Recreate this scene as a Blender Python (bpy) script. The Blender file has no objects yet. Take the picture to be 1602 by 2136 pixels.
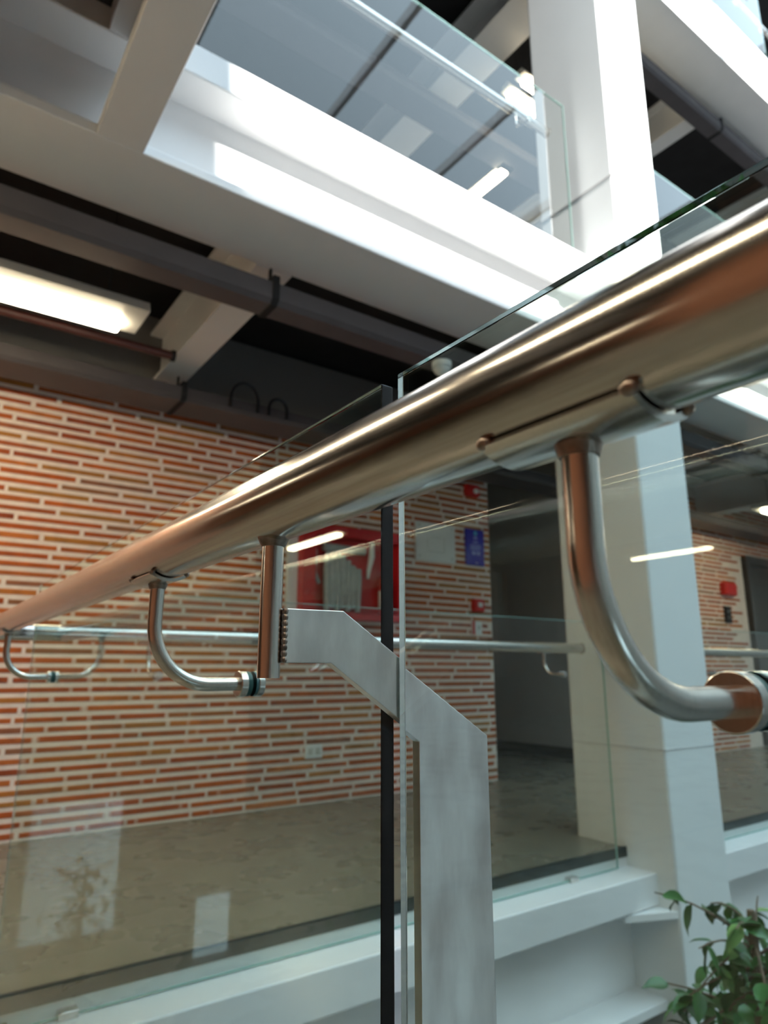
import bpy, math, random
from mathutils import Matrix, Vector
random.seed(7)
scene = bpy.context.scene
COL = scene.collection
EYE = 0.82                    # all measurements below are taken from the eye height; the walkway floor is world z = 0
R = math.radians

# ------------------------------------------------------------------ camera
cam_d = bpy.data.cameras.new('camera')
cam = bpy.data.objects.new('camera', cam_d)
COL.objects.link(cam)
cam.location = (0, 0, EYE)
pitch, yaw = R(13.36), R(35.4)
fw = Vector((math.sin(yaw) * math.cos(pitch), math.cos(yaw) * math.cos(pitch), math.sin(pitch)))
cam.rotation_euler = fw.to_track_quat('-Z', 'Y').to_euler()
cam_d.sensor_fit = 'HORIZONTAL'
cam_d.sensor_width = 24.0
cam_d.lens = 1399.0 / 1602.0 * 24.0
cam_d.clip_start = 0.02
cam_d.dof.use_dof = True
cam_d.dof.focus_distance = 0.47
cam_d.dof.aperture_fstop = 7.5
scene.camera = cam

# ------------------------------------------------------------------ sky, sun, exposure
world = bpy.data.worlds.new('sky')
scene.world = world
world.use_nodes = True
wn = world.node_tree
bg = wn.nodes['Background']
bg.inputs[0].default_value = (0.66, 0.86, 1.0, 1)
bg.inputs[1].default_value = 1.6
sun_d = bpy.data.lights.new('sun_offscreen', 'SUN')
sun_d.energy = 9.5
sun_d.angle = R(1.0)
sun_d.color = (1.0, 0.96, 0.90)
sun = bpy.data.objects.new('sun_offscreen', sun_d)
COL.objects.link(sun)
sun.location = (4, -6, 14)
sun.rotation_euler = Vector((0.10, 1.6, -1.0)).to_track_quat('-Z', 'Y').to_euler()
vs = scene.view_settings
vs.view_transform = 'Standard'
vs.look = 'None'
vs.gamma = 1.0
vs.use_curve_mapping = False
vs.exposure = 1.3

# ------------------------------------------------------------------ materials
MATS = {}
def mat(name, color, rough=0.5, metal=0.0, noise=0.0, nscale=20.0, bump=0.0, stretch=None, emit=None, spec=0.5, rvar=0.0, aniso=0.0, coat=0.0):
    m = bpy.data.materials.new(name); MATS[name] = m
    m.use_nodes = True
    nt = m.node_tree; b = nt.nodes['Principled BSDF']
    b.inputs['Base Color'].default_value = (*color, 1)
    b.inputs['Roughness'].default_value = rough
    b.inputs['Metallic'].default_value = metal
    b.inputs['Specular IOR Level'].default_value = spec
    b.inputs['Anisotropic'].default_value = aniso
    b.inputs['Coat Weight'].default_value = coat
    if emit:
        b.inputs['Emission Color'].default_value = (*emit[0], 1)
        b.inputs['Emission Strength'].default_value = emit[1]
    if noise or bump or rvar:
        tc = nt.nodes.new('ShaderNodeTexCoord')
        mp = nt.nodes.new('ShaderNodeMapping')
        nt.links.new(tc.outputs['Object'], mp.inputs[0])
        if stretch: mp.inputs['Scale'].default_value = stretch
        n = nt.nodes.new('ShaderNodeTexNoise')
        n.inputs['Scale'].default_value = nscale
        n.inputs['Detail'].default_value = 5
        nt.links.new(mp.outputs[0], n.inputs['Vector'])
        if noise:
            r = nt.nodes.new('ShaderNodeValToRGB')
            r.color_ramp.elements[0].position = 0.3; r.color_ramp.elements[1].position = 0.7
            r.color_ramp.elements[0].color = (*[max(0, c * (1 - noise)) for c in color], 1)
            r.color_ramp.elements[1].color = (*[min(1, c * (1 + noise)) for c in color], 1)
            nt.links.new(n.outputs[0], r.inputs[0])
            nt.links.new(r.outputs[0], b.inputs['Base Color'])
        if rvar:
            mr = nt.nodes.new('ShaderNodeMapRange')
            mr.inputs['To Min'].default_value = max(0.02, rough - rvar); mr.inputs['To Max'].default_value = rough + rvar
            nt.links.new(n.outputs[0], mr.inputs[0]); nt.links.new(mr.outputs[0], b.inputs['Roughness'])
        if bump:
            bp = nt.nodes.new('ShaderNodeBump'); bp.inputs['Strength'].default_value = bump; bp.inputs['Distance'].default_value = 0.002
            nt.links.new(n.outputs[0], bp.inputs['Height']); nt.links.new(bp.outputs[0], b.inputs['Normal'])
    return m

mat('brushed_steel', (0.62, 0.59, 0.56), 0.17, 1.0, noise=0.05, nscale=60, stretch=(6, 0.25, 6), rvar=0.06)
mat('bracket_steel', (0.66, 0.63, 0.60), 0.20, 1.0, noise=0.04, nscale=120, stretch=(6, 6, 0.3), rvar=0.05)
mat('plate_steel', (0.86, 0.79, 0.78), 0.40, 1.0, noise=0.22, nscale=26, stretch=(1.5, 1, 0.5), bump=0.10, rvar=0.14)
mat('weld', (0.33, 0.27, 0.24), 0.35, 1.0, noise=0.35, nscale=150, bump=0.5)
mat('rubber_teal', (0.03, 0.13, 0.15), 0.35)
mat('white_paint', (0.80, 0.80, 0.80), 0.45, noise=0.015, nscale=6)
mat('column_paint', (0.78, 0.80, 0.80), 0.40, noise=0.012, nscale=4)
mat('deck_black', (0.012, 0.012, 0.013), 0.8, noise=0.3, nscale=5)
mat('purlin_grey', (0.088, 0.078, 0.084), 0.45, noise=0.08, nscale=8)
mat('concrete_floor', (0.20, 0.187, 0.145), 0.28, noise=0.09, nscale=4.0, rvar=0.07)
mat('lower_floor', (0.13, 0.13, 0.125), 0.4, noise=0.06, nscale=3)
mat('upper_wall', (0.17, 0.165, 0.16), 0.7)
mat('dark_nosing', (0.025, 0.035, 0.035), 0.4)
mat('grey_wall', (0.46, 0.45, 0.45), 0.6, noise=0.03, nscale=3)
mat('plain_wall', (0.46, 0.46, 0.46), 0.6, noise=0.03, nscale=3)
mat('brick_far', (0.42, 0.18, 0.10), 0.8, noise=0.3, nscale=9, stretch=(1, 1, 8))
mat('dark_base', (0.03, 0.035, 0.03), 0.5)
mat('red_paint', (0.55, 0.015, 0.02), 0.35)
mat('red_pipe', (0.075, 0.022, 0.018), 0.4)
mat('alarm_red', (0.62, 0.02, 0.02), 0.35)
mat('white_plastic', (0.80, 0.82, 0.82), 0.35)
mat('grey_canvas', (0.42, 0.45, 0.45), 0.8, noise=0.12, nscale=14, bump=0.3)
mat('sign_blue', (0.015, 0.008, 0.42), 0.35)
mat('sign_mark', (0.30, 0.32, 0.78), 0.4)
mat('sign_cyan', (0.10, 0.45, 0.75), 0.4)
mat('sign_grey', (0.52, 0.55, 0.52), 0.5)
mat('black_plastic', (0.012, 0.012, 0.014), 0.4)
mat('door_steel', (0.30, 0.29, 0.28), 0.35, 0.9, noise=0.05)
mat('lamp_housing', (0.55, 0.55, 0.52), 0.4)
mat('lamp_tube', (1, 0.95, 0.8), 0.4, emit=((1.0, 0.84, 0.58), 12.0))
mat('daylight_window', (0.8, 0.9, 1.0), 0.3, emit=((0.66, 0.86, 1.0), 1.6))
mat('leaf', (0.035, 0.14, 0.035), 0.35, noise=0.5, nscale=9)
mat('leaf_young', (0.14, 0.34, 0.10), 0.35, noise=0.3, nscale=9)
mat('bark', (0.15, 0.11, 0.08), 0.8, noise=0.2, nscale=30)
mat('terracotta', (0.30, 0.30, 0.30), 0.6)
mat('soil', (0.04, 0.03, 0.02), 0.9)
mat('mortar', (0.84, 0.73, 0.66), 0.9, noise=0.07, nscale=25, bump=0.4)

def brick_material():
    m = bpy.data.materials.new('brick'); m.use_nodes = True; MATS['brick'] = m
    nt = m.node_tree; b = nt.nodes['Principled BSDF']
    g = nt.nodes.new('ShaderNodeNewGeometry'); oi = nt.nodes.new('ShaderNodeObjectInfo')
    ad = nt.nodes.new('ShaderNodeMath'); ad.operation = 'ADD'
    fr = nt.nodes.new('ShaderNodeMath'); fr.operation = 'FRACT'
    nt.links.new(g.outputs['Random Per Island'], ad.inputs[0]); nt.links.new(oi.outputs['Random'], ad.inputs[1])
    nt.links.new(ad.outputs[0], fr.inputs[0])
    r = nt.nodes.new('ShaderNodeValToRGB'); cr = r.color_ramp
    cols = [(0.0, (0.44, 0.085, 0.016)), (0.25, (0.58, 0.135, 0.022)), (0.5, (0.36, 0.070, 0.020)), (0.68, (0.62, 0.18, 0.035)), (0.82, (0.46, 0.19, 0.035)), (0.93, (0.32, 0.13, 0.07)), (1.0, (0.54, 0.11, 0.018))]
    cr.elements[0].position = 0; cr.elements[0].color = (*cols[0][1], 1)
    cr.elements[1].position = 1; cr.elements[1].color = (*cols[-1][1], 1)
    for p_, c in cols[1:-1]:
        e = cr.elements.new(p_); e.color = (*c, 1)
    nt.links.new(fr.outputs[0], r.inputs[0])
    n = nt.nodes.new('ShaderNodeTexNoise'); n.inputs['Scale'].default_value = 14; n.inputs['Detail'].default_value = 6
    mx = nt.nodes.new('ShaderNodeMix'); mx.data_type = 'RGBA'; mx.blend_type = 'MULTIPLY'; mx.inputs[0].default_value = 0.5
    r2 = nt.nodes.new('ShaderNodeValToRGB'); r2.color_ramp.elements[0].position = .3; r2.color_ramp.elements[0].color = (.45, .42, .4, 1); r2.color_ramp.elements[1].position = .6
    nt.links.new(g.outputs['Position'], n.inputs['Vector']); nt.links.new(n.outputs[0], r2.inputs[0])
    nt.links.new(r.outputs[0], mx.inputs[6]); nt.links.new(r2.outputs[0], mx.inputs[7]); nt.links.new(mx.outputs[2], b.inputs['Base Color'])
    b.inputs['Roughness'].default_value = 0.8
brick_material()

def glass_material(name, tint, refract=True):
    m = bpy.data.materials.new(name); m.use_nodes = True; MATS[name] = m
    nt = m.node_tree; nt.nodes.remove(nt.nodes['Principled BSDF'])
    out = nt.nodes['Material Output']
    if refract:
        g = nt.nodes.new('ShaderNodeBsdfGlass'); g.inputs['IOR'].default_value = 1.5; g.inputs['Roughness'].default_value = 0
        g.inputs['Color'].default_value = (*tint, 1)
        nt.links.new(g.outputs[0], out.inputs[0])
        va = nt.nodes.new('ShaderNodeVolumeAbsorption'); va.inputs[0].default_value = (0.55, 0.86, 0.76, 1); va.inputs[1].default_value = 20.0
        nt.links.new(va.outputs[0], out.inputs['Volume'])
    else:
        t = nt.nodes.new('ShaderNodeBsdfTransparent'); t.inputs[0].default_value = (*tint, 1)
        g = nt.nodes.new('ShaderNodeBsdfGlossy'); g.inputs['Roughness'].default_value = 0.0
        f = nt.nodes.new('ShaderNodeFresnel'); f.inputs[0].default_value = 1.5
        ge = nt.nodes.new('ShaderNodeNewGeometry')
        sb_ = nt.nodes.new('ShaderNodeMath'); sb_.operation = 'SUBTRACT'; sb_.inputs[0].default_value = 1.4
        mu = nt.nodes.new('ShaderNodeMath'); mu.operation = 'MULTIPLY'; mu.use_clamp = True
        bf = nt.nodes.new('ShaderNodeMath'); bf.operation = 'MULTIPLY'; bf.inputs[1].default_value = 1.4
        nt.links.new(ge.outputs['Backfacing'], bf.inputs[0]); nt.links.new(bf.outputs[0], sb_.inputs[1])   # both faces' mirror on the facing side
        nt.links.new(f.outputs[0], mu.inputs[0]); nt.links.new(sb_.outputs[0], mu.inputs[1])
        mx = nt.nodes.new('ShaderNodeMixShader')
        nt.links.new(mu.outputs[0], mx.inputs[0]); nt.links.new(t.outputs[0], mx.inputs[1]); nt.links.new(g.outputs[0], mx.inputs[2])
        nt.links.new(mx.outputs[0], out.inputs[0])
glass_material('clear_glass', (0.965, 0.985, 0.975), True)
glass_material('pane_glass', (0.975, 0.992, 0.985), False)
mat('glass_edge', (0.30, 0.52, 0.47), 0.15, spec=0.8)

# ------------------------------------------------------------------ mesh helpers
class MB:
    def __init__(s): s.v = []; s.f = []; s.mi = []
    def face(s, idx, m=0): s.f.append(idx); s.mi.append(m)
    def box(s, x0, x1, y0, y1, z0, z1, m=0):
        b = len(s.v)
        s.v += [(x, y, z) for z in (z0, z1) for y in (y0, y1) for x in (x0, x1)]
        for q in ((0, 2, 3, 1), (4, 5, 7, 6), (0, 1, 5, 4), (2, 6, 7, 3), (0, 4, 6, 2), (1, 3, 7, 5)):
            s.face([b + i for i in q], m)
        return s
    def prism(s, pts, axis, a0, a1, m=0):
        # pts in the two other axes (in xyz order), extruded along axis from a0 to a1
        n = len(pts); b = len(s.v)
        def mk(p, a):
            return {'x': (a, p[0], p[1]), 'y': (p[0], a, p[1]), 'z': (p[0], p[1], a)}[axis]
        s.v += [mk(p, a0) for p in pts] + [mk(p, a1) for p in pts]
        s.face([b + i for i in range(n)], m); s.face([b + n + i for i in reversed(range(n))], m)
        for i in range(n):
            j = (i + 1) % n
            s.face([b + j, b + i, b + n + i, b + n + j], m)
        return s
    def tube(s, path, r, seg=16, caps=True, m=0):
        P = [Vector(p) for p in path]; n = len(P); b = len(s.v)
        rr = r if isinstance(r, (list, tuple)) else [r] * n
        up = None
        for i in range(n):
            t = (P[min(i + 1, n - 1)] - P[max(i - 1, 0)]).normalized()
            if up is None:
                up = Vector((0, 0, 1)) if abs(t.z) < 0.9 else Vector((0, 1, 0))
            a = (up - t * up.dot(t)).normalized(); up = a; c = t.cross(a)
            for k in range(seg):
                th = 2 * math.pi * k / seg
                s.v.append(tuple(P[i] + (a * math.cos(th) + c * math.sin(th)) * rr[i]))
        for i in range(n - 1):
            for k in range(seg):
                k2 = (k + 1) % seg
                s.face([b + i * seg + k, b + i * seg + k2, b + (i + 1) * seg + k2, b + (i + 1) * seg + k], m)
        if caps:
            s.face([b + k for k in reversed(range(seg))], m)
            s.face([b + (n - 1) * seg + k for k in range(seg)], m)
        return s
    def blob(s, c, rx, ry, rz, seg=10, rings=6, m=0):
        b = len(s.v)
        for i in range(rings + 1):
            ph = math.pi * i / rings
            for k in range(seg):
                th = 2 * math.pi * k / seg
                s.v.append((c[0] + rx * math.sin(ph) * math.cos(th), c[1] + ry * math.sin(ph) * math.sin(th), c[2] + rz * math.cos(ph)))
        for i in range(rings):
            for k in range(seg):
                k2 = (k + 1) % seg
                s.face([b + i * seg + k, b + (i + 1) * seg + k, b + (i + 1) * seg + k2, b + i * seg + k2], m)
        return s
    def build(s, name, mats, parent=None, bevel=0.0, smooth=True, origin=None):
        me = bpy.data.meshes.new(name)
        xs, ys, zs = zip(*s.v)
        o = Vector(origin) if origin else Vector(((min(xs) + max(xs)) / 2, (min(ys) + max(ys)) / 2, min(zs)))
        me.from_pydata([tuple(Vector(v) - o) for v in s.v], [], s.f)
        for mm in (mats if isinstance(mats, (list, tuple)) else [mats]): me.materials.append(MATS[mm])
        for p_, i in zip(me.polygons, s.mi): p_.material_index = i
        if smooth:
            me.shade_smooth(); me.set_sharp_from_angle(angle=R(38))
        me.validate(); me.update()
        ob = bpy.data.objects.new(name, me); COL.objects.link(ob)
        ob.location = o + Vector((0, 0, EYE))
        if parent: attach(ob, parent)
        if bevel:
            bv = ob.modifiers.new('bevel', 'BEVEL'); bv.width = bevel; bv.segments = 2; bv.limit_method = 'ANGLE'; bv.angle_limit = R(40)
        return ob

WORLD_LOC = {}
def wloc(o):
    return o.location.copy() if o.parent is None else WORLD_LOC[o.name]
def attach(ob, parent):
    w = ob.location.copy(); WORLD_LOC[ob.name] = w
    ob.parent = parent
    ob.location = w - wloc(parent)
def tag(o, label, cat=None, group=None, kind=None):
    o['label'] = label
    if cat: o['category'] = cat
    if group: o['group'] = group
    if kind: o['kind'] = kind
    return o
def thing(name, loc, label, cat, group=None, kind=None):
    e = bpy.data.objects.new(name, None); COL.objects.link(e)
    e.empty_display_size = 0.1
    e.location = Vector(loc) + Vector((0, 0, EYE))
    return tag(e, label, cat, group, kind)
def copy_tree(o, delta=(0, 0, 0), parent=None):
    c = o.copy(); COL.objects.link(c)
    if parent is None: c.location = o.location + Vector(delta)
    else: c.parent = parent
    for ch in list(o.children): copy_tree(ch, parent=c)
    return c
def struct(name, mb, m, label=None, bevel=0.0):
    o = mb.build(name, m, bevel=bevel); o['kind'] = 'structure'
    if label: o['label'] = label
    return o
def arc(cx_, cz, r, a0, a1, n):
    return [(cx_ + r * math.cos(R(a0 + (a1 - a0) * i / n)), cz + r * math.sin(R(a0 + (a1 - a0) * i / n))) for i in range(n + 1)]

H = 3.14                      # floor to floor
FLOOR = -0.82
# ------------------------------------------------------------------ large structure
# walkway floors
struct('floor', MB().box(-10, 11, 2.19, 9.0, -0.87, FLOOR), 'concrete_floor', 'brown polished concrete floor of the walkway before the brick wall')
struct('floor', MB().box(-10, 0.33, -6, 2.19, -0.87, FLOOR), 'concrete_floor', 'polished concrete floor on the near side of the steel handrail')
struct('floor', MB().box(-10, 11, -6, 9.0, -4.05, -3.96), 'lower_floor', 'pale floor at the bottom of the atrium')
for k in (1, 2, 3):
    struct('ceiling', MB().box(-10, 11, 2.20, 9.0, FLOOR + H * k - 0.12, FLOOR + H * k), 'deck_black', 'black painted ceiling deck over walkway level %d of the brick wall side' % k)
    struct('ceiling', MB().box(-10, 0.32, -6, 2.20, FLOOR + H * k - 0.12, FLOOR + H * k), 'deck_black', 'black painted ceiling deck over the handrail side, level %d' % k)
# enclosing walls (out of the frame, they bound light and reflections)
struct('wall_right', MB().box(11, 11.2, -6, 9, -4.05, 8.6), 'plain_wall')
struct('wall_left', MB().box(-10.2, -10, -6, 9, -4.05, 8.6), 'brick_far')
struct('wall_near', MB().box(-10, 11, -6.2, -6, -4.05, 6.8), 'plain_wall')
struct('wall_far', MB().box(-10, 11, 9.0, 9.2, -4.05, 8.6), 'brick_far')
struct('wall_side', MB().box(-2.4, -2.2, -6, 1.3, FLOOR, 2.18), 'brick_far')
for k, xx in enumerate((2.2, 4.4, 6.6, 8.8)):  # bars added out of view so the sun falls with shadow stripes
    struct('shade_bar_%d' % (k + 1), MB().box(xx, xx + .08, -6.2, 2.2, 8.45, 8.62), 'white_paint', 'unseen bar added over the atrium to break up the sunlight, number %d' % (k + 1))
struct('wall_upper', MB().box(-10, 11, 6.5, 6.62, FLOOR + H, FLOOR + 2 * H - 0.12), 'grey_wall')
# brick wall of the walkway: mortar body, then single bricks in front of it
WX0, WX1, WY = -1.2, 3.93, 4.0
wall = struct('wall_back', MB().box(WX0, WX1, WY, WY + 0.22, FLOOR, 1.60), 'mortar', 'long thin orange brick wall with wide pale mortar joints')

struct('wall_lintel', MB().box(WX0, WX1, WY - .02, WY + 0.22, 1.60, 2.18), 'upper_wall', 'dark grey wall strip above the brick wall')
def fwd_depth(x, y, z):
    return Vector((x, y, z)).dot(fw)
def project(x, y, z):
    r = Vector((math.cos(yaw), -math.sin(yaw), 0)); u = r.cross(fw); d = fwd_depth(x, y, z)
    v = Vector((x, y, z))
    return 801 + 1399 * v.dot(r) / d, 1068 - 1399 * v.dot(u) / d
PITCH, BH = 0.050, 0.027
brick_spec = []
row = 0
z = FLOOR + 0.012
while z < 1.57:
    x = WX0 - random.random() * 0.3
    while x < WX1:
        L = random.choice((0.24, 0.30, 0.34, 0.38, 0.42)) + random.uniform(-.015, .015)
        a, b = max(x, WX0), min(x + L, WX1)
        if b - a > 0.03:
            brick_spec.append(((a + b) / 2, z, b - a, random.uniform(-0.0015, 0.0015), random.uniform(0.88, 1.10)))
        x += L + random.uniform(0.016, 0.026)
    z += PITCH; row += 1
def vis(s):
    px, py = project(s[0], WY, s[1])
    return -30 < px < 1050 and 780 < py < 1800
def brick_geo(mb, L, h, d=0.030, bx=0.004):
    # chamfered front face, body sunk into the mortar
    l2 = L / 2; f = -0.0035
    b = len(mb.v)
    mb.v += [(-l2, 0.02, 0), (l2, 0.02, 0), (l2, 0.02, h), (-l2, 0.02, h),
             (-l2, f + .002, 0), (l2, f + .002, 0), (l2, f + .002, h), (-l2, f + .002, h),
             (-l2 + bx, f, .003), (l2 - bx, f, .003), (l2 - bx, f, h - .003), (-l2 + bx, f, h - .003)]
    for q in ((8, 9, 10, 11), (4, 5, 9, 8), (5, 6, 10, 9), (6, 7, 11, 10), (7, 4, 8, 11), (0, 1, 5, 4), (1, 2, 6, 5), (2, 3, 7, 6), (3, 0, 4, 7)):
        mb.face([b + i for i in q])
shown = sorted([s for s in brick_spec if vis(s)], key=lambda s: fwd_depth(s[0], WY, s[1]))
single, rest = shown[:300], shown[300:] + [s for s in brick_spec if not vis(s)]
brick_me = {}
for s in single:
    key = round(s[2] / 0.02)
    if key not in brick_me:
        mb = MB(); brick_geo(mb, key * 0.02, BH)
        me = bpy.data.meshes.new('brick'); me.from_pydata(mb.v, [], mb.f); me.materials.append(MATS['brick']); me.update()
        brick_me[key] = me
    o = bpy.data.objects.new('brick', brick_me[key]); COL.objects.link(o)
    o.location = Vector((s[0], WY + s[3], s[1] + EYE)); o.scale = (s[2] / (key * 0.02), 1, s[4])
    attach(o, wall)
mb = MB()
for s in rest:
    t = MB(); brick_geo(t, s[2], BH * s[4]); b = len(mb.v)
    mb.v += [(v[0] + s[0], v[1] + WY + s[3], v[2] + s[1]) for v in t.v]
    for f in t.f: mb.face([b + i for i in f])
o = mb.build('brickwork', 'brick', wall, smooth=False); o['kind'] = 'stuff'

# recessed corridor and the brick wall beyond the column
struct('wall_corridor', MB().box(5.42, 5.60, 3.4, 9.0, FLOOR, 2.18), 'grey_wall', 'plain grey wall of the recessed corridor behind the column')
struct('baseboard_corridor', MB().box(5.40, 5.425, 3.4, 9.0, FLOOR, FLOOR + 0.10), 'dark_base', 'dark baseboard along the grey corridor wall')
wr = struct('wall_side', MB().box(5.60, 8.08, WY, WY + 0.2, FLOOR, 2.18).box(8.08, 11, WY, WY + .2, 1.36, 2.18).box(9.9, 11, WY, WY + .2, FLOOR, 1.36), 'mortar', 'brick wall with a lift door beyond the white column')
mb = MB(); z = FLOOR + 0.012
while z < 1.9:
    x = 5.62 - random.random() * .3
    while x < 10.5:
        L = random.choice((.24, .30, .36, .42)); a, b_ = max(x, 5.62), x + L
        if z > 1.34 or b_ < 8.06 or a > 9.92:
            t = MB(); brick_geo(t, b_ - a, BH); b = len(mb.v)
            if b_ - a > .03:
                mb.v += [(v[0] + (a + b_) / 2, v[1] + WY, v[2] + z) for v in t.v]
                for f in t.f: mb.face([b + i for i in f])
        x += L + .02
    z += PITCH
o = mb.build('brickwork', 'brick', wr, smooth=False); o['kind'] = 'stuff'

# ------------------------------------------------------------------ edge beams of the galleries (profile in depth/height, swept along the edge)
def edge_beam(name, axis, a0, a1, dz, label, flip=None):
    """axis 'x': beam of the brick wall side, runs along x; axis 'y': beam of the handrail side."""
    cx0 = {'x': (0.5 * (a0 + a1), 2.2, -1.45 + dz), 'y': (0.38, 0.5 * (a0 + a1), -1.45 + dz)}[axis]
    e = thing(name, cx0, label, 'beam', 'white steel edge beams of the galleries')
    if axis == 'x':
        B = lambda y0, y1, z0, z1: MB().box(a0, a1, y0, y1, z0 + dz, z1 + dz)
        B(2.027, 2.30, -1.035, -0.90).build('upper_flange', 'white_paint', e, bevel=.006)
        B(2.185, 2.205, -1.41, -1.035).build('web', 'white_paint', e)
        B(2.027, 2.38, -1.45, -1.41).build('lower_flange', 'white_paint', e, bevel=.004)
        B(2.185, 2.20, -0.90, -0.860).build('fascia', 'white_paint', e)
        n = B(2.178, 2.195, -0.860, -0.817).build('floor_nosing', 'dark_nosing', e)
    else:
        B = lambda x0, x1, z0, z1: MB().box(x0, x1, a0, a1, z0 + dz, z1 + dz)
        B(0.30, 0.45, -1.035, -0.90).build('upper_flange', 'white_paint', e, bevel=.006)
        B(0.37, 0.39, -1.41, -1.035).build('web', 'white_paint', e)
        B(0.30, 0.45, -1.45, -1.41).build('lower_flange', 'white_paint', e, bevel=.004)
        B(0.325, 0.34, -0.90, -0.860).build('fascia', 'white_paint', e)
        B(0.322, 0.342, -0.860, -0.817).build('floor_nosing', 'dark_nosing', e)
    return e
edge_beam('edge_beam', 'x', -10, 11, 0, 'white steel edge beam under the glass balustrade by the walkway floor')
edge_beam('edge_beam', 'x', -10, 11, H, 'white steel edge beam of the gallery directly above the brick wall')
edge_beam('edge_beam', 'x', -10, 11, 2 * H, 'white steel edge beam of the topmost gallery, two storeys above the brick wall')
edge_beam('edge_beam', 'y', -6, 2.026, 0, 'white steel edge beam under the near glass panels and post')
edge_beam('edge_beam', 'y', -6, 2.026, H, 'narrow grey-white overhead beam over the handrail, butting into the gallery beam')
edge_beam('edge_beam', 'y', -6, 2.026, 2 * H, 'narrow overhead beam two storeys over the handrail')

# ------------------------------------------------------------------ column
col = thing('column', (3.2, 2.2, -3.96), 'tall white square steel column standing at the gallery edge', 'column')
MB().box(2.98, 3.42, 1.93, 2.47, -3.96, 9.0).build('shaft', 'column_paint', col, bevel=.012)
for kz in range(-1, 3):
    MB().prism([(2.74, 2.04), (2.98, 1.935), (2.98, 2.19), (2.74, 2.19)], 'z', -1.065 + H * kz, -1.037 + H * kz).build('gusset', 'white_paint', col)
    MB().box(2.977, 3.423, 1.927, 2.473, 2.78 + H * kz, 2.7825 + H * kz).build('seam', 'grey_wall', col)

# ------------------------------------------------------------------ ceiling steel under the galleries
cb0 = None
for lev in (0, 1):
    for X, w in ((1.03, .165), (3.05, .33), (5.14, .165), (7.12, .165)):
        z0 = 1.69 + H * lev
        e = thing('cross_beam', (X + w / 2, 3.2, z0), 'white painted ceiling cross beam, %s the %s' % (
            {1.03: 'nearest the fluorescent lamp', 3.05: 'wide one lined up with the white column', 5.14: 'over the recessed corridor', 7.12: 'over the lift end'}[X],
            ('brick wall walkway', 'upper gallery')[lev]), 'beam', 'ceiling cross beams')
        ymax = 3.99 if lev == 0 else 6.49
        MB().box(X, X + w, 2.385, ymax, z0, z0 + .02).build('lower_flange', 'white_paint', e)
        MB().box(X + w / 2 - .006, X + w / 2 + .006, 2.385, ymax, z0 + .02, z0 + .36).build('web', 'white_paint', e)
        MB().box(X, X + w, 2.385, ymax, z0 + .36, z0 + .38).build('upper_flange', 'white_paint', e)
def purlin(y0, y1, z0, z1, x0, x1, label, joints):
    e = thing('purlin', ((x0 + x1) / 2, (y0 + y1) / 2, z0), label, 'purlin', 'dark grey ceiling rails')
    c = .02
    MB().prism([(y0, z0 + c), (y0 + c, z0), (y1, z0), (y1, z1), (y0, z1)], 'x', x0, x1).build('channel', 'purlin_grey', e)
    for j in joints:
        MB().prism([(y0 - .006, z0 + c), (y0 + c - .002, z0 - .006), (y1 + .006, z0 - .006), (y1 + .006, z1 + .2), (y0 - .006, z1 + .2)][:3] + [(y1 + .006, z1 + .03), (y0 - .006, z1 + .03)], 'x', j, j + .03).build('joint_clip', 'deck_black', e)
        MB().box(j + .01, j + .022, (y0 + y1) / 2 - .006, (y0 + y1) / 2 + .006, z1, 2.19 + (z0 // 3) * H).build('hanger', 'deck_black', e)
for lev, nm in ((0, 'over the brick wall walkway'), (1, 'over the upper gallery')):
    purlin(2.325, 2.455, 1.50 + H * lev, 1.595 + H * lev, -6, 2.95, 'dark grey ceiling rail beside the edge beam, %s' % nm, (1.08,))
    purlin(2.325, 2.455, 1.50 + H * lev, 1.595 + H * lev, 3.45, 10.9, 'dark grey ceiling rail beyond the column, %s' % nm, (5.3,))
    purlin(3.56, 3.82, 1.50 + H * lev, 1.58 + H * lev, -6, 10.9, 'wide dark grey ceiling rail along the wall, %s' % nm, (1.12, 5.3))

def lamp(axis, a0, a1, c, z, w, label, group='fluorescent ceiling lamps', tube='lamp_tube', off=0.0, name='ceiling_lamp'):
    mid = (a0 + a1) / 2
    e = thing(name, (mid, c, z) if axis == 'x' else (c, mid, z), label, 'lamp', group)
    prof = [(c - w / 2, z), (c + w / 2, z), (c + w / 2 - .02, z + .05), (c - w / 2 + .02, z + .05)]
    if axis == 'x':
        MB().prism(prof, 'x', a0, a1).build('housing', 'lamp_housing', e)
        MB().box(a0 + .06, a1 - .08, c + off - .045, c + off + .045, z - .035, z - .001).build('tube', tube, e, bevel=.012)
        for t in (a0 + .15, a1 - .15): MB().tube([(t, c, z + .05), (t, c, z + .66)], .004, 6).build('hanger', 'deck_black', e)
    else:
        MB().prism(prof, 'y', a0, a1).build('housing', 'lamp_housing', e)
        MB().box(c - .045, c + .045, a0 + .06, a1 - .08, z - .035, z - .001).build('tube', tube, e, bevel=.012)
        for t in (a0 + .15, a1 - .15): MB().tube([(c, t, z + .05), (c, t, z + .66)], .004, 6).build('hanger', 'deck_black', e)
    return e
lamp('x', -0.62, 0.69, 2.82, 1.50, .24, 'long glowing fluorescent lamp with white housing above the brick wall walkway', off=.05)
lamp('x', 6.46, 7.76, 2.94, 1.50, .22, 'fluorescent ceiling lamp over the lift end of the walkway')
lamp('y', 3.72, 4.97, 4.09, 4.64, .16, 'glowing lamp over the upper gallery running away from the void')
lamp('x', 3.44, 4.7, 2.97, 4.64, .10, 'lamp behind the column over the upper gallery, the twin nearer the void')
lamp('x', 3.44, 4.7, 3.13, 4.64, .10, 'lamp behind the column over the upper gallery, the twin farther from the void')
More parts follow.
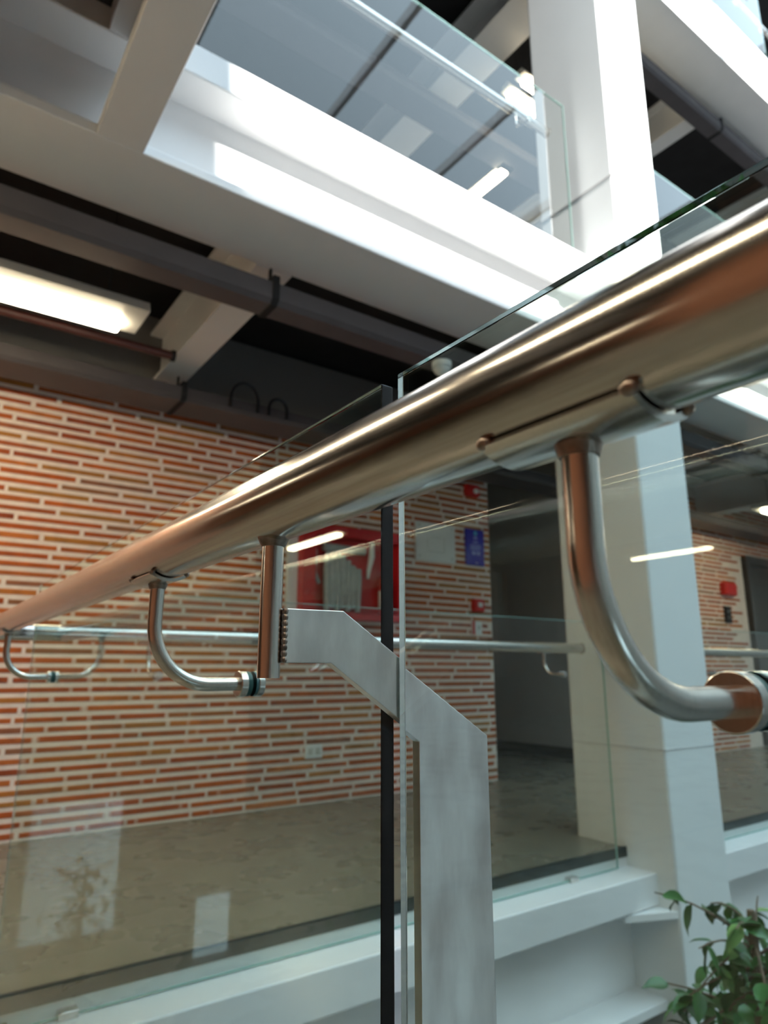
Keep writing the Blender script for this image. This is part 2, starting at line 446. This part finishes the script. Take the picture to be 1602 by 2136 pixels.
lamp('y', 6.2, 7.5, -3.22, 1.50, .16, 'ceiling lamp of the hall, mirrored small in the glass by the post', name='ceiling_lamp_offscreen')
lamp('y', 4.25, 5.5, -7.40, 1.50, .16, 'ceiling lamp of the far hall, mirrored in the glass before the column', name='ceiling_lamp_offscreen')
for yy in (-0.5, 0.9, 2.3, 3.5):
    lamp('y', yy - .60, yy + .60, -0.50, 1.50, .16, 'ceiling lamp in the row over the handrail side, mirrored yellow on the rail', 'lamp row over the handrail side', name='ceiling_lamp_offscreen')
# sprinkler pipe, detector, cables
sp = thing('sprinkler_pipe', (-1, 3.34, 1.62), 'dark red sprinkler pipe running behind the fluorescent lamp', 'pipe')
MB().tube([(-5, 3.34, 1.64), (.98, 3.34, 1.64)], .022, 12).build('pipe', 'red_pipe', sp)
MB().tube([(.98, 3.34, 1.64), (1.00, 3.34, 1.64)], .03, 12).build('end_cap', 'deck_black', sp)
sd = thing('dome_detector', (2.03, 2.35, 1.43), 'small white round detector under the dark ceiling rail', 'detector')
MB().tube([(2.03, 2.35, 1.50), (2.03, 2.35, 1.47)], .05, 20).build('base', 'white_plastic', sd)
MB().blob((2.03, 2.35, 1.465), .043, .043, .035, 16, 8).build('dome', 'white_plastic', sd)
for i, (x0, x1, d) in enumerate(((1.41, 1.585, .0), (1.66, 1.78, .0))):
    pts = [((x0 + x1) / 2 - (x1 - x0) / 2 * math.cos(math.pi * t / 12), 3.551, 1.575 + (.115 - .05 * i) * math.sin(math.pi * t / 12)) for t in range(13)]
    tag(MB().tube([(x0, 3.551, 1.52)] + pts + [(x1, 3.551, 1.52)], .010, 8).build('cable', 'black_plastic'), ('taller black cable loop standing on the wide ceiling rail before the brick wall', 'flatter black cable loop standing on the wide ceiling rail before the brick wall')[i], 'cable', 'hanging black cables')

# ------------------------------------------------------------------ near balustrade: handrail with brackets
RX, RZ, RR = 0.205, 0.114, 0.0254
GX, GT = 0.308, 0.012           # inner face and thickness of the near glass
hr = thing('handrail', (RX, 0.3, RZ - RR), 'thick brushed steel tube handrail running past the post on J-shaped brackets', 'handrail')
MB().tube([(RX, -2.5 + 4.775 * i / 24, RZ) for i in range(25)], RR, 64).build('rail_tube', 'brushed_steel', hr)
def bracket_at(y, parent, side=1):
    pts = [(RX, y, RZ - RR - .001), (RX, y, .046)]
    pts += [(px, y, pz) for px, pz in arc(RX + .059, .046, .059, 180, 270, 14)[1:]]
    pts += [(.297, y, -.013)]
    b = MB().tube(pts, .007, 24).build('bracket', 'bracket_steel', parent)
    # saddle plate hugging the underside of the rail
    mb = MB(); n = 12; ro, ri = RR + .0042, RR + .0012; L = .036
    outer = [(RX + ro * math.sin(R(a)), RZ - ro * math.cos(R(a))) for a in [-38 + 76 * i / n for i in range(n + 1)]]
    inner = [(RX + ri * math.sin(R(a)), RZ - ri * math.cos(R(a))) for a in [-38 + 76 * i / n for i in range(n + 1)]]
    mb.prism(outer + inner[::-1], 'y', y - L, y + L)
    mb.build('saddle_plate', 'bracket_steel', b)
    for sx in (-1, 1):
        for sy in (-1, 1):
            a = R(38) * sx
            MB().blob((RX + RR * math.sin(a) * 1.07, y + sy * L * .97, RZ - RR * math.cos(a) * 1.07), .0028, .004, .003, 8, 6).build('weld_bead', 'weld', b)
    MB().tube([(RX, y, RZ - ro + .001), (RX, y, RZ - ro - .004)], [.0095, .0078], 20).build('weld_ring', 'weld', b)
    MB().tube([(.2955, y, -.013), (.3035, y, -.013)], .0134, 40).build('clamp_disc', 'bracket_steel', b, bevel=.0008)
    MB().tube([(.3035, y, -.013), (GX, y, -.013)], .0128, 40).build('gasket', 'rubber_teal', b)
    MB().tube([(GX + GT, y, -.013), (GX + GT + .003, y, -.013)], .0128, 40).build('gasket', 'rubber_teal', b)
    MB().tube([(GX + GT + .003, y, -.013), (GX + GT + .010, y, -.013)], .0134, 40).build('clamp_disc', 'bracket_steel', b, bevel=.0008)
    return b
for y in (0.158, 0.682, 1.793, -0.95): bracket_at(y, hr)

# glass panels of the near balustrade
g1 = MB().box(GX, GX + GT, 0.437, 2.145, -0.895, 0.240).build('glass_panel', 'clear_glass', bevel=.0007, smooth=False)
tag(g1, 'clear glass balustrade panel between the flat steel post and the corner', 'glass panel', 'near glass panels')
g2 = MB().box(GX, GX + GT, -2.4, 0.4139, -0.895, 0.240).build('glass_panel', 'clear_glass', bevel=.0007, smooth=False)
tag(g2, 'clear glass balustrade panel in front of the flat steel post upright', 'glass panel', 'near glass panels')

for g_, ya, yb in ((g1, .4385, 2.1435), (g2, -2.398, .4125)):  # black strips added below view to keep light out of the panel bottoms
    MB().box(GX - .002, GX + GT + .002, ya, yb, -.90, -.8945).build('light_block_strip', 'black_plastic', g_)
# flat steel post passing between the two panels
PY0, PY1 = 0.4155, 0.4240
post = thing('balustrade_post', (0.369, .42, -0.90), 'flat cranked steel plate post welded to a short tube under the handrail', 'post')
prof = [(.2118, .042), (.2595, .0425), (.4035, -.0505), (.4045, -.898), (.334, -.898), (.334, -.0512), (.2495, .0055), (.2118, .0055)]
MB().prism(prof, 'y', PY0, PY1).build('plate', 'plate_steel', post, bevel=.0006, smooth=False)
MB().tube([(RX, .4225, RZ - RR + .002), (RX, .4225, -.0045)], .0077, 32).build('stub_tube', 'bracket_steel', post)
MB().tube([(RX, .4225, RZ - RR + .003), (RX, .4225, RZ - RR - .004)], [.0115, .0082], 24).build('weld_ring', 'weld', post)
for yy in (PY0 + .0004, PY1 - .0004):
    pts = [(.2126, yy, .0055 + .0365 * i / 36) for i in range(37)]
    MB().tube(pts, [.0017 + .0007 * abs(math.sin(math.pi * i / 4)) for i in range(37)], 8).build('weld_bead', 'weld', post)
MB().box(.325, .418, .390, .450, -.90, -.892).build('foot_plate', 'plate_steel', post, bevel=.001)

# ------------------------------------------------------------------ balustrades of the brick wall side and the galleries above
FY = 2.160                      # void face of the far glass
def far_rail(x0, x1, dz, label, brackets, group):
    y = FY + GT + .103
    e = thing('handrail', ((x0 + x1) / 2, y, .0886 + dz), label, 'handrail', group)
    MB().tube([(x0 + (x1 - x0) * i / 8, y, RZ + dz) for i in range(9)], RR, 32).build('rail_tube', 'brushed_steel', e)
    for t in (x0 - .004, x1 - .002):
        MB().tube([(t, y, RZ + dz), (t + .006, y, RZ + dz)], RR + .003, 32).build('end_cap', 'bracket_steel', e)
    for bx in brackets:
        pts = [(bx, y, RZ - RR + dz), (bx, y, .046 + dz)] + [(bx, py, pz + dz) for py, pz in arc(y - .059, .046, .059, 0, -90, 10)[1:]] + [(bx, FY + GT + .011, -.013 + dz)]
        b = MB().tube(pts, .007, 14).build('bracket', 'bracket_steel', e)
        MB().tube([(bx, FY + GT, -.013 + dz), (bx, FY + GT + .012, -.013 + dz)], .0134, 24).build('clamp_disc', 'bracket_steel', b)
        MB().tube([(bx, FY - .009, -.013 + dz), (bx, FY, -.013 + dz)], .0134, 24).build('clamp_disc', 'bracket_steel', b)
        MB().box(bx - .034, bx + .034, y - .014, y + .014, RZ - RR - .003 + dz, RZ - RR + .002 + dz).build('saddle_plate', 'bracket_steel', b)
    return e
def far_glass(x0, x1, dz, label, group):
    e = thing('glass_panel', ((x0 + x1) / 2, FY, -.90 + dz), label, 'glass panel', group)
    MB().box(x0 + .002, x1 - .002, FY, FY + GT, -.893 + dz, .238 + dz).build('pane', 'pane_glass', e, smooth=False)
    t = .0035
    mb = MB()
    mb.box(x0, x1, FY + .001, FY + GT - .001, .238 + dz, .240 + dz).box(x0, x0 + .002, FY + .001, FY + GT - .001, -.893 + dz, .238 + dz).box(x1 - .002, x1, FY + .001, FY + GT - .001, -.893 + dz, .238 + dz)
    mb.box(x0, x1, FY + .001, FY + GT - .001, -.896 + dz, -.893 + dz)
    mb.build('polished_edge', 'glass_edge', e, smooth=False)
    for bx in (x0 + .16, x1 - .35):
        MB().box(bx, bx + .05, FY - .012, FY + GT + .012, -.90 + dz, -.880 + dz).build('glass_shoe', 'bracket_steel', e, bevel=.002)
    return e
far_rail(.20, 2.86, 0, 'steel tube handrail along the walkway in front of the brick wall', (.68, 2.58), 'far handrails')
far_rail(3.53, 8.6, 0, 'steel tube handrail beyond the white column, before the lift', (3.9, 5.8, 6.3), 'far handrails')
far_rail(.70, 2.86, H, 'steel tube handrail of the upper gallery ending at the white column', (1.0, 2.58), 'far handrails')
far_rail(3.53, 8.6, 2 * H, 'steel tube handrail of the topmost gallery', (3.9, 5.8, 6.3), 'far handrails')
far_glass(.325, 2.885, 0, 'long glass balustrade panel standing before the brick wall walkway', 'far glass panels')
far_glass(3.50, 6.05, 0, 'glass balustrade panel right beyond the white column, before the lift', 'far glass panels')
far_glass(.50, 2.885, H, 'glass balustrade panel of the upper gallery, overlapping the white column', 'far glass panels')
far_glass(3.50, 6.05, H, 'glass balustrade panel of the upper gallery beyond the white column', 'far glass panels')
far_glass(3.50, 6.05, 2 * H, 'glass balustrade panel of the topmost gallery', 'far glass panels')

# ------------------------------------------------------------------ things on the brick wall
WF = WY - .004
fc = thing('fire_hose_cabinet', (2.53, WF, .34), 'red framed fire hose cabinet on the brick wall with a grey folded hose inside', 'cabinet')
x0, x1, z0, z1, fy = 2.12, 2.96, .34, .985, WF - .10
MB().box(x0, x1, WF - .012, WF + .002, z0, z1).build('back_panel', 'red_paint', fc)
for (a, b, c, d) in ((x0, x0 + .10, z0, z1), (x1 - .06, x1, z0, z1)):
    MB().box(a, b, fy, WF, c, d).build('side_frame', 'red_paint', fc, bevel=.004)
MB().box(x0 + .10, x1 - .06, fy, WF, z1 - .075, z1).build('top_frame', 'red_paint', fc, bevel=.004)
MB().box(x0 + .10, x1 - .06, fy, WF, z0, z0 + .05).build('bottom_frame', 'red_paint', fc, bevel=.004)
MB().box(x0 - .075, x0 - .002, fy + .07, WF + .002, z0 - .02, z1 - .02).build('side_trim', 'white_plastic', fc)
hose = MB()
for i in range(7):
    xx = 2.33 + i * .042
    hose.tube([(xx, fy + .045, .40 + .02 * (i % 2))] + [(xx, fy + .045, .5 + .1 * k) for k in range(3)] + [(xx + .008, fy + .045, .82 - .004 * i * i)], [.018, .024, .026, .026, .016], 10)
hose.tube([(2.30, fy + .05, .835), (2.64, fy + .05, .835)], .028, 12)
hose.build('folded_hose', 'grey_canvas', fc)
MB().tube([(2.70, fy + .04, .90), (2.695, fy + .04, .80), (2.67, fy + .04, .69), (2.665, fy + .04, .64)], [.016, .022, .014, .009], 12).build('nozzle', 'white_plastic', fc)
MB().tube([(2.22, fy + .05, .86), (2.24, fy + .05, .80), (2.235, fy + .05, .66), (2.27, fy + .05, .58)], .012, 10).build('valve_hose', 'grey_canvas', fc)
fe = thing('fire_extinguisher', (2.81, fy + .045, .385), 'small red fire extinguisher with a white label inside the red cabinet', 'extinguisher')
MB().tube([(2.81, fy + .045, .391), (2.81, fy + .045, .60), (2.81, fy + .045, .635), (2.81, fy + .045, .655)], [.042, .042, .032, .014], 20).build('cylinder', 'red_paint', fe)
MB().tube([(2.81, fy + .045, .44), (2.81, fy + .045, .56)], .0428, 20, caps=False).build('label_band', 'white_plastic', fe)
MB().box(2.795, 2.85, fy + .035, fy + .055, .655, .69).build('handle', 'black_plastic', fe, bevel=.003)

sg = thing('wall_plaque', (3.335, WF, .83), 'white square plaque with faint lines screwed to the brick wall', 'plaque')
MB().box(3.135, 3.537, WF - .014, WF + .003, .83, 1.138).build('plate', 'white_plastic', sg, bevel=.003)
for bx in (3.17, 3.50):
    for bz in (.865, 1.105):
        MB().tube([(bx, WF - .019, bz), (bx, WF - .013, bz)], .008, 10).build('screw', 'sign_grey', sg)
mk = MB()
mk.box(3.22, 3.30, WF - .0155, WF - .0135, 1.068, 1.078)
for (a, b, c, d) in ((3.25, 3.42, .905, .909), (3.42, 3.424, .905, 1.03), (3.25, 3.254, .925, 1.0), (3.30, 3.40, 1.02, 1.023)): mk.box(a, b, WF - .0155, WF - .0135, c, d)
mk.build('engraving', 'sign_grey', sg)
sb = thing('wall_sign', (3.75, WF, .838), 'upright dark blue sign with pale lettering beside the white plaque', 'sign')
MB().box(3.652, 3.852, WF - .016, WF + .003, .838, 1.138).build('plate', 'sign_blue', sb, bevel=.003)
MB().tube([(3.757, WF - .0175, 1.105), (3.757, WF - .0155, 1.105)], .020, 16).build('emblem', 'sign_cyan', sb)
mk = MB()
for zz, a, b, h in ((1.055, 3.735, 3.775, .022), (1.025, 3.728, 3.782, .012), (1.000, 3.70, 3.81, .008), (.984, 3.695, 3.815, .008), (.968, 3.70, 3.80, .008), (.925, 3.715, 3.745, .030), (.925, 3.755, 3.765, .030), (.925, 3.775, 3.800, .030), (.852, 3.75, 3.775, .012)):
    mk.box(a, b, WF - .0175, WF - .0155, zz, zz + h)
mk.build('lettering', 'sign_mark', sb)
st = thing('alarm_strobe', (3.723, WF, 1.41), 'red fire alarm strobe with a clear lens high on the brick wall corner', 'alarm')
MB().box(3.655, 3.79, WF - .05, WF + .002, 1.41, 1.51).build('body', 'alarm_red', st, bevel=.006)
MB().blob((3.745, WF - .055, 1.455), .028, .02, .022, 12, 8).build('lens', 'white_plastic', st)
pl = thing('pull_station', (3.755, WF, .465), 'small red fire alarm pull station low on the brick wall corner', 'alarm')
MB().box(3.703, 3.808, WF - .045, WF + .002, .465, .563).build('body', 'alarm_red', pl, bevel=.006)
MB().box(3.735, 3.778, WF - .055, WF - .044, .50, .535).build('pull_handle', 'white_plastic', pl, bevel=.003)
ps = thing('alarm_notice', (3.75, WF, .282), 'small red and white notice under the red pull station', 'sign')
MB().box(3.698, 3.803, WF - .010, WF + .002, .282, .391).build('plate', 'white_plastic', ps)
MB().box(3.699, 3.727, WF - .0115, WF - .0095, .283, .390).build('red_stripe', 'alarm_red', ps)
MB().box(3.755, 3.785, WF - .0115, WF - .0095, .325, .355).build('symbol', 'sign_grey', ps)
ol = thing('wall_outlet', (2.285, WF, -.546), 'white double power outlet low on the brick wall', 'outlet')
MB().box(2.222, 2.348, WF - .012, WF + .003, -.546, -.459).build('cover', 'white_plastic', ol, bevel=.003)
for bx in (2.257, 2.313): MB().box(bx - .016, bx + .016, WF - .015, WF - .011, -.522, -.483).build('socket', 'lamp_housing', ol, bevel=.002)
# beyond the column
rb = thing('alarm_box', (7.65, WF, .84), 'red square alarm box on the brick beside the lift', 'alarm')
MB().box(7.525, 7.775, WF - .07, WF + .002, .84, .985).build('body', 'alarm_red', rb, bevel=.012)
MB().box(7.56, 7.74, WF - .076, WF - .068, .875, .95).build('front_plate', 'alarm_red', rb, bevel=.004)
cr_ = thing('call_panel', (7.615, WF, .53), 'tall black call button panel under the red alarm box', 'panel')
MB().box(7.55, 7.68, WF - .02, WF + .002, .53, .72).build('plate', 'black_plastic', cr_, bevel=.004)
for bz in (.59, .66): MB().tube([(7.615, WF - .028, bz), (7.615, WF - .018, bz)], .018, 14).build('button', 'door_steel', cr_)
dr = struct('door_1', MB().box(8.18, 8.27, WY - .02, WY + .2, FLOOR, 1.27).box(9.72, 9.81, WY - .02, WY + .2, FLOOR, 1.27).box(8.18, 9.81, WY - .02, WY + .2, 1.27, 1.36), 'door_steel', 'steel framed lift doorway in the brick wall beyond the column')
for a, b in ((8.27, 8.99), (9.0, 9.72)):
    d = MB().box(a, b, WY + .09, WY + .12, FLOOR, 1.27).build('door_leaf', 'door_steel', dr)

# ------------------------------------------------------------------ ficus in the atrium
for k, (xa, xb, za, zb) in enumerate(((1.72, 2.85, -3.35, -1.72), (4.0, 4.5, -3.95, -3.18))):
    w_ = struct('window_%d_offscreen' % (k + 1), MB().box(xa - .05, xb + .05, -5.99, -5.96, za - .05, zb + .05), 'white_paint', ('taller', 'smaller')[k] + ' daylit window on the lower storey, mirrored in the far glass')
    MB().box(xa, xb, -5.965, -5.95, za, zb).build('pane_offscreen', 'daylight_window', w_)
leaf_me = []
for mname in ('leaf', 'leaf_young'):
    L, Wd = .062, .017
    v = [(0, 0, 0)]; f = []
    n = 5
    for i in range(1, n):
        t = i / n; wv = Wd * math.sin(math.pi * t ** .8); zc = -.012 * t * t
        v += [(L * t, -wv, zc + .004), (L * t, 0, zc), (L * t, wv, zc + .004)]
    v.append((L * 1.06, 0, -.016))
    f += [(0, 1, 2), (0, 2, 3)]
    for i in range(n - 2):
        b = 1 + 3 * i
        f += [(b, b + 3, b + 4, b + 1), (b + 1, b + 4, b + 5, b + 2)]
    b = 1 + 3 * (n - 2); e_ = len(v) - 1
    f += [(b, e_, b + 1), (b + 1, e_, b + 2)]
    me = bpy.data.meshes.new('leaf'); me.from_pydata(v, [], f); me.materials.append(MATS[mname]); me.shade_smooth(); me.update()
    leaf_me.append(me)
def ficus(bx, by, cz, label, nb, nl, rad):
    tree = thing('ficus_tree', (bx, by, -3.96), label, 'tree', 'ficus trees in the atrium')
    MB().tube([(bx, by, -3.6), (bx + .02, by + .01, cz * .6 - 1.4), (bx - .02, by, cz - .4), (bx, by, cz + .2)], [.045, .038, .03, .012], 10).build('trunk', 'bark', tree)
    MB().tube([(bx, by, -3.96), (bx, by, -3.9), (bx, by, -3.52), (bx, by, -3.50)], [.17, .18, .24, .245], 24).build('pot', 'terracotta', tree)
    MB().tube([(bx, by, -3.51), (bx, by, -3.495)], .225, 24).build('soil', 'soil', tree)
    for bi in range(nb):
        a = random.uniform(0, 2 * math.pi); el = random.uniform(-.6, 1.0); ln = random.uniform(.45, 1.05) * rad
        s0 = Vector((bx, by, cz + random.uniform(-.30, .18)))
        d = Vector((math.cos(a) * math.cos(el), math.sin(a) * math.cos(el), math.sin(el)))
        pts = [s0 + d * ln * t / 5 + Vector((0, 0, -.10 * (t / 5) ** 2)) for t in range(6)]
        MB().tube([tuple(q) for q in pts], [.006, .005, .004, .003, .003, .002], 6).build('branch', 'bark', tree)
        for k in range(nl):
            t = random.uniform(.2, 1.0); q = s0 + d * ln * t + Vector((0, 0, -.10 * t * t))
            o = bpy.data.objects.new('leaf', leaf_me[0 if random.random() < .82 else 1]); COL.objects.link(o)
            o.location = q + Vector((0, 0, EYE)); o.rotation_euler = (random.uniform(-.6, .6), random.uniform(-.2, 1.2), random.uniform(0, 6.28))
            sc = random.uniform(.95, 1.5); o.scale = (sc, sc, sc)
            attach(o, tree)
    return tree
def inner_leaves(tree, c, n, rad):
    mb = MB()
    for i in range(n):
        d = Vector((random.gauss(0, 1), random.gauss(0, 1), random.gauss(0, 1))).normalized() * rad * random.random() ** .5
        M = Matrix.Translation(Vector(c) + d) @ Matrix.Rotation(random.uniform(0, 6.28), 4, 'Z') @ Matrix.Rotation(random.uniform(-.3, 1.3), 4, 'Y') @ Matrix.Scale(random.uniform(.9, 1.4), 4)
        b = len(mb.v)
        mb.v += [tuple(M @ v.co) for v in leaf_me[0].vertices]
        for p_ in leaf_me[0].polygons: mb.face([b + k for k in p_.vertices])
    o = mb.build('inner_foliage', 'leaf', tree); o['kind'] = 'stuff'
tree1 = ficus(2.30, 1.24, -0.93, 'leafy green indoor ficus tree rising beside the white column', 42, 7, .38)
ficus(1.75, -3.0, -2.0, 'ficus tree on the lower floor, mirrored as dark leaves in the glass', 24, 6, .45)
inner_leaves(tree1, (2.34, 1.22, -1.10), 420, .30)
